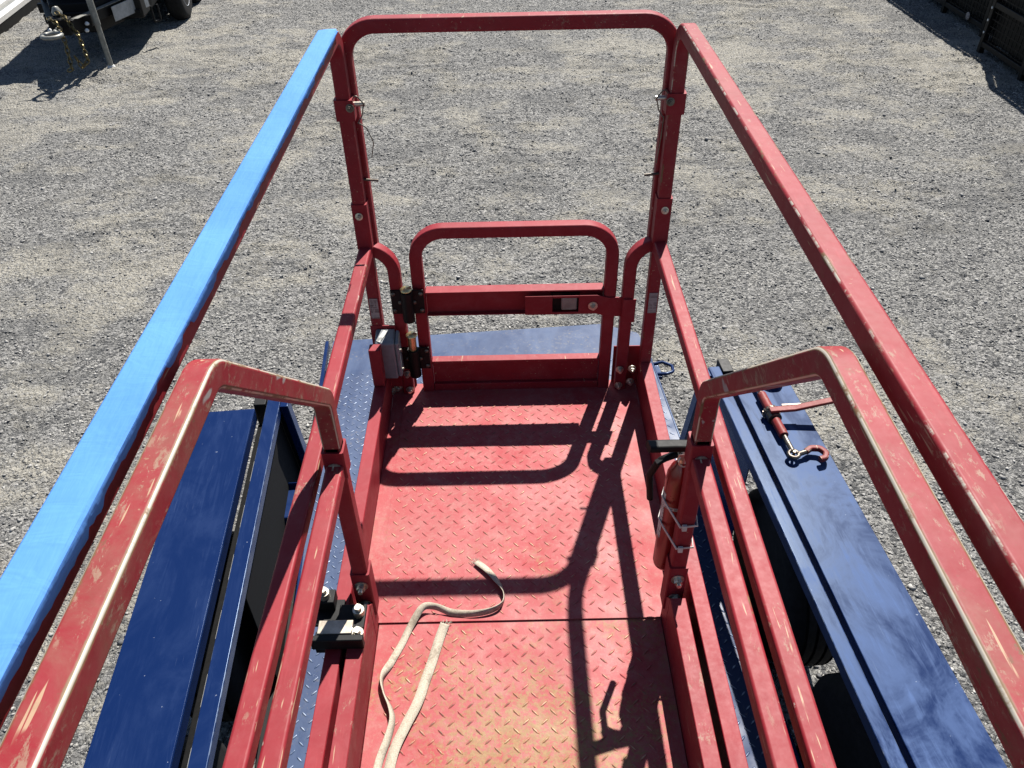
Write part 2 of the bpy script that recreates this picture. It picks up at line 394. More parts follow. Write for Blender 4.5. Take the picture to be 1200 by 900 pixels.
Z = GZ+height_at(X, Y)*np.clip((1-np.abs(uu))*12, 0, 1)[None, :]*np.clip((14.2-Y)*1.5, 0, 1)*np.clip((Y-1)*3, 0, 1)
V = np.concatenate([np.stack([X, Y, Z], -1).reshape(-1, 3), np.array([(-S, -S, GZ-.004), (S, -S, GZ-.004), (S, S, GZ-.004), (-S, S, GZ-.004)])]).astype(np.float32)
i, j = np.meshgrid(np.arange(nu-1), np.arange(nv-1)); q = (j*nu+i).ravel()
F = np.concatenate([np.stack([q, q+1, q+nu+1, q+nu], -1), np.array([[nu*nv, nu*nv+1, nu*nv+2, nu*nv+3]])]).astype(np.int32)
def fastmesh(name, V, F, attr, vals, mat):
    me = bpy.data.meshes.new(name); k = F.shape[1]; nf = len(F)
    me.vertices.add(len(V)); me.vertices.foreach_set('co', V.ravel())
    me.loops.add(nf*k); me.loops.foreach_set('vertex_index', F.ravel())
    me.polygons.add(nf); me.polygons.foreach_set('loop_start', np.arange(0, nf*k, k, dtype=np.int32))
    me.update(calc_edges=True)
    at = me.attributes.new(attr, 'FLOAT', 'POINT'); at.data.foreach_set('value', vals.astype(np.float32))
    me.materials.append(mat); o = bpy.data.objects.new(name, me); COL.objects.link(o); return o
go = fastmesh('ground', V, F, 'dirt', np.concatenate([dirt_at(X, Y).ravel(), np.full(4, .4)]), ground_mat())
go.data.polygons.foreach_set('use_smooth', [True]*len(F)); tag(go, kind='structure')
def gravel():
    iv = np.array([(1, 0, 0), (0, 1, 0), (-1, 0, 0), (0, -1, 0), (0, 0, 1), (0, 0, -1), (.75, .75, .35), (-.75, .7, .3)], float)
    fi = np.array([(0, 6, 4), (6, 1, 4), (1, 7, 4), (7, 2, 4), (2, 3, 4), (3, 0, 4), (6, 0, 5), (1, 6, 5), (7, 1, 5), (2, 7, 5), (3, 2, 5), (0, 3, 5)])
    n = 190000
    y = 1.1+12.6*rng.random(n)**.75; x = (rng.random(n)*2-1)*(1.9+.56*y)
    keep = rng.random(n) < .14+.86*(1-dirt_at(x, y))**1.2
    x, y = x[keep], y[keep]; n = len(x)
    s = .0034+.0066*rng.random(n)**2.3; s[rng.random(n) < .008] *= 1.8
    st = np.stack([s*(.8+.6*rng.random(n)), s*(.8+.6*rng.random(n)), s*(.5+.35*rng.random(n))], 1)
    a = rng.random(n)*2*np.pi; c, sn = np.cos(a), np.sin(a)
    v = iv[None]*(1+.3*(rng.random((n, 8, 1))-.5)*2)*st[:, None, :]
    tl = (rng.random(n)-.5)*.9; v[..., 2] += v[..., 0]*tl[:, None]
    vx = v[..., 0]*c[:, None]-v[..., 1]*sn[:, None]+x[:, None]; vy = v[..., 0]*sn[:, None]+v[..., 1]*c[:, None]+y[:, None]
    vz = v[..., 2]+(GZ+height_at(x, y)+st[:, 2]*.3)[:, None]
    V = np.stack([vx, vy, vz], -1).reshape(-1, 3).astype(np.float32)
    F = (fi[None]+8*np.arange(n)[:, None, None]).reshape(-1, 3).astype(np.int32)
    o = fastmesh('gravel', V, F, 'shade', np.repeat(np.clip(rng.normal(.5, .27, n), 0, 1), 8), stone_mat())
    tag(o, 'loose grey crushed gravel scattered over the dirt yard', 'gravel', kind='stuff')
gravel()

# ------------------------------------------------------------------ scissor lift
W = .034                                  # square tube
XL, XR = -.4044, .4275                    # main deck rails, outer faces
EL, ER = -.357, .376                      # extension rails, outer faces
YF = 1.886; YN = -.12; EN = -.52
lift = thing('scissor_lift', 'red scissor lift with worn guard rails and tread plate platform, loaded on the blue trailer', 'scissor lift', (0.01, .9, -1.116))
P = rrect(W, W, .0055)
xl, xr, el, er = XL+W/2, XR-W/2, EL+W/2, ER-W/2

# main top rails: bent down at the gate end into a post
def main_rail(x, mat):
    m = MB(); m.sweep(fillet([(x, YN+.02, .2), (x, YN+.02, 1.1-W/2), (x, YF+W/2, 1.1-W/2), (x, YF+W/2, .545)], [.07, .06]), P, (1, 0, 0)); return m.build('top_rail', mat, lift)
rail_l = main_rail(xl, M['red_used']); rail_r = main_rail(xr, M['red_rail'])
# blue tape laid over the left top rail, folded down both sides with a torn lower edge
NT = 260
tp = MB(); ys = np.linspace(.0, 1.842, NT)
fl = np.zeros(NT); cur = .010
for i in range(NT):
    if random.random() < .16: cur = random.choice((.0035, .005, .007, .009, .006, .0115))
    fl[i] = max(.002, cur+random.uniform(-.0012, .0012)+.003*math.sin(i*.11))
fl[-40:] *= np.linspace(1, .3, 40)
V = []
for i, y in enumerate(ys):
    z = 1.1; a, b = XL-.0035, XL+W+.003; wv_ = .0004*math.sin(i*.13)+.0002*math.sin(i*.41)
    q = [(a-.0006, y, z-.016-.003*random.random()), (a, y, z+.0016), (a+.0022, y, z+.0034), ((a+b)/2, y, z+.0036+wv_), (b-.0022, y, z+.0034+wv_), (b, y, z+.0014), (b+.0012+wv_, y, z-fl[i])]
    if i == NT-1: q = [(x, y+.005*math.sin(k*2.2), zz) for k, (x, y, zz) in enumerate(q)]
    V += q
tp.add(V, [(i*7+k, i*7+k+1, i*7+8+k, i*7+7+k) for i in range(NT-1) for k in range(6)])
tape = tp.build('tape_cover', M['tape'], rail_l); tape.modifiers.clear(); tape.data.set_sharp_from_angle(angle=R(16)); tape['label'] = 'bright blue tape folded over the top rail, its lower edge torn'
sm = tape.modifiers.new('s', 'SOLIDIFY'); sm.thickness = .0012; sm.offset = 1

# mid rails and toe boards of the main deck
for x in (xl, xr):
    m = MB(); zc = .5354-W/2
    m.sweep(fillet([(x, YN+.03, zc), (x, YF+.02, zc), (x, YF+.02, -.03)], [.028], 6), P, (1, 0, 0)); m.build('mid_rail', M['red_used'], lift)
for s_, x0, x1 in ((-1, XL, XL+W), (1, XR-W, XR)):
    m = MB()
    t = .004
    m.box(x0, x1, YN, YF-.005, .118-t, .118)                      # top flange
    m.box(*((x1-t, x1) if s_ < 0 else (x0, x0+t)), YN, YF-.005, -.01, .1135)
    m.box(*((x0, x0+t) if s_ < 0 else (x1-t, x1)), YN, YF-.005, .06, .1135)
    m.build('toe_board', M['red'], lift, .0016)
m = MB(); m.box(XL-.001, XL+W-.002, 1.795, 1.829, .119, .25); m.build('stub_post', M['red'], lift, .003)
# shift sleeves where the folding upper rails socket into the posts
for x, s_ in ((xl, 1), (xr, -1)):
    m = MB(); yc = YF+W/2
    m.sweep([(x+s_*.001, yc, .882), (x+s_*.001, yc, .933)], rrect(W+.012, W+.01, .004), (1, 0, 0)); m.build('socket', M['red'], lift)
    m = MB()
    m.sweep([(x, yc, .528), (x, yc, .56), (x, yc, .66)], rrect(W+.007, W+.007, .004), (1, 0, 0)); m.build('socket', M['red'], lift)
    bolt((x+s_*.016, YF-.006, .915), (0, -1, .15), .0065, M['darksteel'], lift)
    bolt((x+s_*-.002, YF-.005, .628), (0, -1, .1), .0065, M['steel'], lift)
    m = MB()   # lynch pin wire hanging by the socket
    pts = [(x+s_*.024, YF-.004, .935), (x+s_*.034, YF-.012, .95), (x+s_*.05, YF-.006, .925), (x+s_*.042, YF-.004, .895), (x+s_*.03, YF-.008, .878)]
    m.sweep(fillet(pts, .006, 4), circ(.0016, 6), (0, 1, .1))
    pts = [(x+s_*.03, YF-.006, .88), (x+s_*.05, YF-.01, .868), (x+s_*.062, YF-.008, .83), (x+s_*.052, YF-.004, .79)] if s_ > 0 else [(x-.028, YF-.006, .88), (x-.03, YF-.008, .83), (x-.034, YF-.004, .76)]
    m.sweep(fillet(pts, .01, 4), circ(.0013, 6), (0, 1, .1)); m.build('lynch_pin', M['darksteel'], lift)
    m = MB(); m.cyl((x+s_*.024, YF+.012, .918), (x+s_*.05, YF+.012, .918), .006, 10); m.build('pin_head', M['steel'], lift)
    m = MB(); m.cyl((x+s_*.017, YF+.03, .715), (x+s_*.055, YF+.03, .712), .0035, 8); m.build('stop_pin', M['darksteel'], lift)
    m = MB(); m.box(x-.012, x+.012, YF+.0005, YF+.0018, .298, .366); o = m.build('sticker', M['sticker'], lift); o['label'] = 'small faded sticker on the gate post'
# end arch above the gate
ax0, ax1 = -.376, .402
m = MB(); ya = YF+.052
m.sweep(fillet([(ax0, ya, .5), (ax0, ya, 1.104-W/2), (ax1, ya, 1.104-W/2), (ax1, ya, .5)], .078, 10), P, (0, 1, 0)); m.build('end_arch', M['red_used'], lift)
# gate posts with curved tops, hinge side and latch side
GY = 1.925
for x0, x1 in ((-.402, -.3215), (.425, .3415)):
    m = MB(); m.sweep(fillet([(x0, GY-.01, .515), (x1, GY-.01, .515), (x1, GY-.01, -.03)], .075, 9), rrect(.034, W, .005), (0, 1, 0)); m.build('gate_post', M['red'], lift)
for x0, x1 in ((XL+.003, XL+.105), (.318, XR-.004)):
    m = MB(); m.box(x0, x1, YF+.052, YF+.056, -.02, .14); m.build('gusset_plate', M['red'], lift, .001)
for x, z in ((-.318, .083), (-.316, .02), (-.352, .03), (-.372, .016), (.335, .083), (.335, .02), (.372, .085), (.37, .035)):
    bolt((x, GY-.029, z), (0, -1, 0), .008, M['steel'], lift)

# swing gate
gate_m = MB()
gx0, gx1 = -.259, .29
gate_m.sweep(fillet([(gx0, GY, -.024), (gx0, GY, .575-.0175), (gx1, GY, .575-.0175), (gx1, GY, -.024)], .082, 10), rrect(.035, .035, .0055), (0, 1, 0))
gate = gate_m.build('gate', M['red'], lift)
m = MB(); a, b_ = gx0+.0182, gx1-.0182
m.box(a, b_, GY-.012, GY+.024, .361, .365); m.box(a, b_, GY+.004, GY+.008, .288, .3605); m.box(a, b_, GY-.012, GY+.024, .284, .2875); m.build('cross_bar', M['red'], gate, .001)
m = MB()   # latch plate with an open slot
lp = [(.045, .352), (.262, .352), (.292, .342), (.325, .342), (.325, .276), (.292, .276), (.262, .288), (.045, .288)]
y0, y1 = GY-.0226, GY-.0181
def quad(xa, xb, za, zb): m.box(xa, xb, y0, y1, za, zb)
m.prism([(.045, y0, .288), (.124, y0, .288), (.124, y0, .352), (.045, y0, .352)], (0, .0045, 0))
m.prism([(.1243, y0, .3445), (.1997, y0, .3445), (.1997, y0, .352), (.1243, y0, .352)], (0, .0045, 0))
m.prism([(.1243, y0, .288), (.1997, y0, .288), (.1997, y0, .296), (.1243, y0, .296)], (0, .0045, 0))
m.prism([(.2, y0, .288), (.252, y0, .288), (.285, y0, .277), (.326, y0, .277), (.326, y0, .343), (.285, y0, .343), (.252, y0, .352), (.2, y0, .352)], (0, .0045, 0))
m.build('latch_plate', M['red'], gate, .0008)
m = MB(); m.box(.150, .1965, GY-.017, GY-.003, .2985, .343); m.build('latch_slide', M['grey'], gate, .004)
m = MB(); m.box(.121, .2035, GY-.0035, GY+.0035, .2915, .3495); m.build('latch_pocket', M['black'], gate)
bolt((.241, GY-.0236, .317), (0, -1, 0), .009, M['steel'], gate)
m = MB(); m.box(.3265, .364, GY-.0335, GY-.029, .262, .342); m.box(.332, .337, GY-.0285, GY-.004, .262, .342); m.build('latch_keeper', M['red'], lift, .0012)
m = MB(); m.box(a, b_, GY-.014, GY+.014, .106, .116); m.box(a, b_, GY-.002, GY+.004, .0, .1055); m.box(a, b_, GY-.014, GY-.003, -.022, .026)
m.build('kick_plate', M['red_used'], gate, .0012)
# hinges
for z0, z1, ext in ((.308, .388, 0), (.104, .184, .045)):
    m = MB(); yh = GY-.032
    m.box(-.338, -.302, yh, yh+.005, z0, z1); m.box(-.280, -.244, yh, yh+.005, z0, z1); m.cyl((-.291, yh-.006, z0-.02), (-.291, yh-.006, z1), .0175, 16)
    hg = m.build('hinge', M['black'], lift, .001)
    m = MB(); m.cyl((-.291, yh-.006, z1), (-.291, yh-.006, z1+.004+ext), .0125, 14)
    m.lathe((-.291, yh-.006, z1+.004+ext), (0, 0, 1), [(.0165, 0), (.0165, .004), (.011, .009), (0, .011)], 14); m.build('hinge_pin', M['brass'], hg)
    for x in (-.330, -.312, -.272, -.252):
        for z in ((z0+.012, z1-.012) if x in (-.330, -.252) else ((z0+z1)/2,)):
            mm = MB(); mm.lathe((x, yh-.0005, z), (0, -1, 0), [(.0065, 0), (.0065, .002), (.003, .0045), (0, .005)], 10); mm.build('rivet', M['darksteel'], hg)
# grey weatherproof outlet box with slanted lid
m = MB()
m.prism([(-.392, 1.832, .115), (-.392, 1.832, .246), (-.392, 1.885, .264), (-.392, 1.885, .115)], (.056, 0, 0))
bx = m.build('outlet_box', M['greybox'], lift, .005)
m = MB(); m.prism([(-.3355, 1.836, .12), (-.3355, 1.836, .243), (-.3355, 1.884, .259), (-.3355, 1.884, .12)], (.012, 0, 0)); m.build('cover', M['greybox'], bx, .004)
m = MB(); m.obox((-.372, 1.857, .2562), (.012, -.005, -.0017), (.020, .036, .0122), (0, -.0004, .0012)); o = m.build('label_plate', M['label'], bx, .0); o['label'] = 'white sticker set askew on the box lid'
for z in (.21, .14):
    m = MB(); m.cyl((-.3235, 1.85, z), (-.319, 1.848, z), .0045, 10); m.build('screw', M['steel'], bx)
m = MB(); m.box(-.408, -.335, YF+.0005, YF+.0045, .04, .272); m.build('box_bracket', M['red'], lift, .001)

# platform floor, tread plate
m = MB(); m.box(XL+W+.001, XR-W-.001, 1.072, YF+.06, -.004, 0)
m.treads(-.322, .345, 1.085, YF-.02, 0, .0198, .0225, .0052, .0017)
m.box(-.334, -.332, 1.075, YF, .0003, .0012); m.build('platform_floor', M['floor'], lift)
m = MB(); m.box(EL+W+.002, ER-W-.002, EN, 1.085, -.011, -.0045)
m.treads(-.29, .31, EN+.01, 1.068, -.0045, .0198, .0225, .0055, .0019); m.build('extension_floor', M['floor_dirty'], lift)

# extension rails: level, bent 45 degrees down, then straight to the deck
EY = 1.067+W/2
for x in (el, er):
    m = MB(); zt = 1.087-W/2
    m.sweep(fillet([(x, EN, .3), (x, EN, zt), (x, .686, zt), (x, EY, .688), (x, EY, .56)], [.07, .05, .045], 8), P, (1, 0, 0)); m.build('extension_rail', M['red_worn'], lift)
    m = MB(); m.sweep([(x, EY, .575), (x, EY, .19)], P, (1, 0, 0)); m.build('extension_post', M['red'], lift)
    m = MB(); m.sweep([(x, EY, .50), (x, EY, .567)], rrect(W+.008, W+.008, .004), (1, 0, 0)); m.build('socket', M['red'], lift)
    m = MB(); m.sweep([(x, EY, .045), (x, EY, .194)], rrect(W+.008, W+.008, .004), (1, 0, 0)); m.build('socket', M['red'], lift)
    for z in (.527, .157, .088): bolt((x, EY-W/2-.0045, z), (0, -1, 0), .0095, M['steel'], lift, .011)
    m = MB(); m.sweep([(x, EN+.03, .5355-W/2), (x, EY+.012, .5355-W/2)], P, (1, 0, 0)); m.build('extension_mid_rail', M['red_used'], lift)
for s_, x0, x1 in ((-1, EL, EL+W), (1, ER-W, ER)):
    m = MB(); t = .004; yn = 1.035
    m.box(x0, x1, EN, yn, .1265-t, .1265); m.box(*((x1-t, x1) if s_ < 0 else (x0, x0+t)), EN, yn, -.02, .122)
    xi = x1-t if s_ < 0 else x0
    m.prism([(xi, yn+.0005, -.02), (xi, yn+.0005, .122), (xi, yn+.035, .085), (xi, yn+.05, .05), (xi, yn+.05, -.02)], (t, 0, 0))
    m.build('extension_toe_board', M['red_used'], lift, .0016)
m = MB(); m.sweep(fillet([(el, EN-.02, .0), (el, EN-.02, 1.07), (er, EN-.02, 1.07), (er, EN-.02, .0)], .08), P, (0, 1, 0)); m.build('extension_end_rail', M['red_worn'], lift)
# roller clamp of the extension
m = MB(); m.box(-.436, -.378, .985, 1.05, .119, .127); m.box(-.436, -.395, 1.02, 1.055, .1275, .158); m.box(-.385, -.326, .97, 1.03, .128, .1365); m.box(-.43, -.32, .925, .94, .1275, .16)
m.box(-.43, -.328, .94, .97, .09, .127)
rc = m.build('extension_clamp', M['black'], lift, .002)
m = MB(); m.box(-.418, -.345, .942, .975, .152, .16); m.build('clamp_bar', M['bar'], rc, .0015)
for p_ in ((-.417, 1.036, .158), (-.340, 1.005, .1365), (-.336, .955, .128)):
    m = MB(); m.cyl(p_, (p_[0], p_[1], p_[2]+.016), .0125, 14); m.cyl((p_[0], p_[1], p_[2]+.0165), (p_[0], p_[1], p_[2]+.026), .0085, 6); m.build('clamp_bolt', M['steel'], rc)
# undercarriage: chassis, scissor arms, wheels
m = MB(); m.box(-.33, .355, -.02, 1.78, -.99, -.78); m.box(-.30, .33, .0, 1.76, -.779, -.70); m.build('chassis', M['chassis'], lift, .01)
m = MB()
for k, z in enumerate((-.62, -.48, -.34, -.20)):
    for x in (-.22, .22):
        for s_ in (-1, 1):
            xx = x + s_*.022
            m.obox((xx, .9, z), (.03, 0, 0), (0, 1.62, .07*s_), (0, -.004*s_, .075))
m.build('scissor_arms', M['chassis'], lift, .004)
m = MB(); m.box(XL+.01, XR-.01, YN, YF-.04, -.085, -.022); m.build('platform_frame', M['chassis'], lift)
for x in (-.37, .335):
    for y in (.2, 1.62):
        m = MB(); m.lathe((x, y, -.968), (1, 0, 0), [(.05, 0), (.13, .004), (.145, .02), (.145, .05), (.13, .066), (.05, .07)], 28); m.build('wheel', M['rubber'], lift)

# ------------------------------------------------------------------ extinguisher strapped to the extension post
ex = thing('fire_extinguisher', 'small red fire extinguisher with black handle strapped upright to the right inner post', 'fire extinguisher', (.346, 1.136, .12))
c = Vector((.346, 1.136, 0))
m = MB(); m.lathe(c, (0, 0, 1), [(.022, .12), (.026, .124), (.028, .134), (.028, .395), (.0265, .418), (.02, .438), (.013, .448), (.012, .455)], 28); m.build('cylinder', M['extred'], ex)
m = MB(); m.cyl(c+Vector((0, 0, .452)), c+Vector((0, 0, .49)), .011, 12); m.box(c.x-.013, c.x+.013, c.y-.013, c.y+.013, .468, .486); m.build('valve', M['steel'], ex, .002)
m = MB()
m.sweep(fillet([(c.x+.02, c.y+.004, .492), (c.x-.02, c.y, .498), (c.x-.076, c.y-.01, .507)], .02, 5), rrect(.026, .017, .006), (0, 1, 0))
m.sweep(fillet([(c.x+.015, c.y, .477), (c.x-.022, c.y, .473), (c.x-.055, c.y-.01, .46)], .02, 5), rrect(.016, .006, .0025), (0, 1, 0)); m.build('handle', M['black'], ex)
m = MB(); m.sweep(fillet([(c.x-.012, c.y, .475), (c.x-.048, c.y-.004, .462), (c.x-.062, c.y+.004, .41), (c.x-.052, c.y+.012, .33)], .025, 6), circ(.0075, 10), (0, 1, 0)); m.build('hose', M['black'], ex)
m = MB(); m.sweep([(c.x+.012*math.cos(t), c.y-.016+.006*math.sin(t), .47+.011*math.sin(t)) for t in np.linspace(0, 2*math.pi, 16, False)], circ(.0018, 6), (0, 1, .2), True); m.build('pull_ring', M['steel'], ex)
for z in (.33,): 
    m = MB(); m.lathe(c, (0, 0, 1), [(.0283, z), (.0289, z+.001), (.0289, z+.008), (.0283, z+.009)], 28); m.build('band', M['label'], ex)
m = MB(); V = []
for i in range(7):
    a = R(165+i*7)
    for z in (.225, .37): V.append((c.x+.0284*math.cos(a), c.y+.0284*math.sin(a), z))
m.add(V, [(2*i, 2*i+2, 2*i+3, 2*i+1) for i in range(6)]); m.build('paper_label', M['label'], ex)
m = MB(); m.box(c.x+.006, c.x+.016, c.y-.0345, c.y-.0245, .17, .42); m.build('wall_bracket', M['black'], ex, .002)
for z, lab in ((.345, 'upper'), (.275, 'lower')):
    m = MB(); t = .0012; x0, x1 = ER-W-.002, ER+.003; yf = EY-W/2-.003
    lp = [(c.x-.0305, c.y, z+.006), (c.x-.027, c.y-.016, z+.004), (x0+.004, yf-.001, z-.012), (x1, yf-.001, z-.008), (x1+.001, EY+W/2+.003, z+.004), (c.x+.026, c.y+.018, z+.006), (c.x-.0, c.y+.0305, z+.006), (c.x-.022, c.y+.022, z+.006)]
    m.sweep(lp, rrect(.0065, .003, .0008, 1), (0, 0, 1), True)
    m.box(x0+.007, x0+.0165, yf-.007, yf-.0012, z-.018, z-.003)
    o = m.build('cable_tie', M['tie'], ex)

# ------------------------------------------------------------------ webbing strap on the floor
def ribbon(pts, w, name, parent=None):
    pts = [(Vector(p), r) for p, r in pts]; P_, R_ = [], []
    for i in range(len(pts)-1):
        p0, p1, p2, p3 = [pts[max(0, min(len(pts)-1, i+k))][0] for k in (-1, 0, 1, 2)]
        for s_ in np.linspace(0, 1, 8, False):
            P_.append(.5*((2*p1)+(p2-p0)*s_+(2*p0-5*p1+4*p2-p3)*s_**2+(-p0+3*p1-3*p2+p3)*s_**3)); R_.append(pts[i][1]*(1-s_)+pts[i+1][1]*s_)
    P_.append(pts[-1][0]); R_.append(pts[-1][1]); m = MB(); V = []
    for i, p in enumerate(P_):
        t = (P_[min(i+1, len(P_)-1)]-P_[max(i-1, 0)]).normalized(); sd = Vector((t.y, -t.x, 0)).normalized(); up = sd.cross(t)
        a = R(R_[i]); u = sd*math.cos(a)+up*math.sin(a)
        lift_ = abs(u.z)*w/2
        for k in (-.5, 0, .5): V.append(p+u*w*k+Vector((0, 0, lift_)))
    m.add(V, [(i*3+k, i*3+k+1, i*3+4+k, i*3+3+k) for i in range(len(P_)-1) for k in (0, 1)])
    o = m.build(name, M['strap'], parent); s_ = o.modifiers.new('s', 'SOLIDIFY'); s_.thickness = .0016; return o
z = .0025; ze = -.001
st = thing('webbing_strap', 'frayed cream webbing strap lying in loops on the platform floor', 'strap', (-.2, .95, -.01))
ribbon([((-.097, 1.238, z+.004), 5), ((-.067, 1.208, z+.006), 10), ((-.045, 1.178, z+.002), 30), ((-.028, 1.142, z), 80), ((-.031, 1.112, z), 95), ((-.055, 1.093, z), 75), ((-.1, 1.085, z), 60), ((-.15, 1.090, z), 40), ((-.19, 1.102, z+.006), 60), ((-.22, 1.100, z+.010), 30),
        ((-.245, 1.062, z), 5), ((-.262, 1.018, ze), 0), ((-.282, .97, ze), 10), ((-.297, .93, ze), 70), ((-.29, .895, ze), 80), ((-.272, .86, ze), 60), ((-.265, .83, ze), 50), ((-.272, .79, ze), 35), ((-.284, .745, ze), 25), ((-.29, .68, ze), 20)], .0165, 'strap_tail', st)
ribbon([((-.166, 1.062, z), 10), ((-.176, 1.03, ze), 5), ((-.19, .97, ze), 0), ((-.203, .92, ze), 5), ((-.215, .87, ze+.003), 10), ((-.238, .815, ze+.004), 0), ((-.256, .765, ze+.002), -5), ((-.265, .70, ze), 0), ((-.27, .62, ze), 0)], .022, 'strap_length', st)

for ex_, ey_, ez_, dx_, dy_, w_ in ((-.097, 1.238, .0065, -.6, 1, .016), (-.166, 1.062, .0025, .25, 1, .02)):
    m = MB()
    for k in range(9):
        o_ = (k/8-.5)*w_; a_ = Vector((ex_+o_*dy_, ey_-o_*dx_, ez_)); l_ = random.uniform(.005, .015)
        m.sweep([a_, a_+Vector((dx_*l_*.5+random.uniform(-.002, .002), dy_*l_*.5, random.uniform(-.001, .002))), a_+Vector((dx_*l_+random.uniform(-.005, .005), dy_*l_, random.uniform(-.002, .003)))], circ(.0006, 4), (0, 0, 1))
    tag(m.build('frayed_threads', M['strap'], st), kind='stuff')
# ------------------------------------------------------------------ equipment trailer under the lift
A = R(4.5)
tr = thing('equipment_trailer', 'dark blue equipment trailer with flat fenders and tread plate deck under the red lift', 'trailer', (0, 0, GZ), A)
XF = WORLD[tr.name].copy(); XF.translation = Vector((0, 0, 0))
def tb(m, name, mat, par=tr, bevel=.003, **k): return m.build(name, mat, par, bevel, xf=XF, **k)
DZ = -1.12; dl, dr = -.737, 1.047
m = MB(); m.box(dl, dr, -1.6, 3.468, DZ-.006, DZ)
m.treads(dl+.015, dr-.004, -.3, 3.46, DZ, .027, .031, .0085, .0026); tb(m, 'deck', M['deck'], bevel=0)
m = MB(); m.prism([(dl, 3.473, DZ-.004), (dr, 3.473, DZ-.004), (dr-.01, 3.66, DZ-.012), (.845, 3.785, DZ-.02), (dl, 3.79, DZ-.02)], (0, 0, -.006)); tb(m, 'ramp', M['deck'], bevel=0)
for x0, x1 in ((dl-.012, dl-.001), (dr+.001, dr+.012)):
    m = MB(); m.box(x0, x1, -1.6, 3.5, DZ-.12, DZ-.002); tb(m, 'deck_frame', M['blue'])
for y in np.arange(-1.2, 3.3, .55):
    m = MB(); m.box(dl, dr, y, y+.05, DZ-.09, DZ-.0065); tb(m, 'cross_member', M['blue'])
FZ = -.56
def fender(s_, x0, x1, mat):
    m = MB(); t = .005; ya_, yb = -.55, 2.557
    xi = x1 if s_ < 0 else x0                                      # inner side
    m.prism([(x0, ya_, FZ), (x0, ya_-.35, FZ-.25), (x0, ya_-.35, FZ-.255), (x0, ya_, FZ-t), (x0, yb, FZ-t), (x0, yb, FZ)], (x1-x0, 0, 0))
    for xx in (x0, x1-t): m.box(xx, xx+t, ya_, yb, FZ-.06, FZ-t-.0005)
    m.box(x0+t, x1-t, yb-t, yb, FZ-.06, FZ-t-.0005)
    o = tb(m, 'fender', mat, bevel=.006)
    return o
fender(-1, -1.111, -.872, M['blue']); fr = fender(1, 1.142, 1.384, M['blue_dusty']); fr['label'] = 'rubbed and dusty right fender'
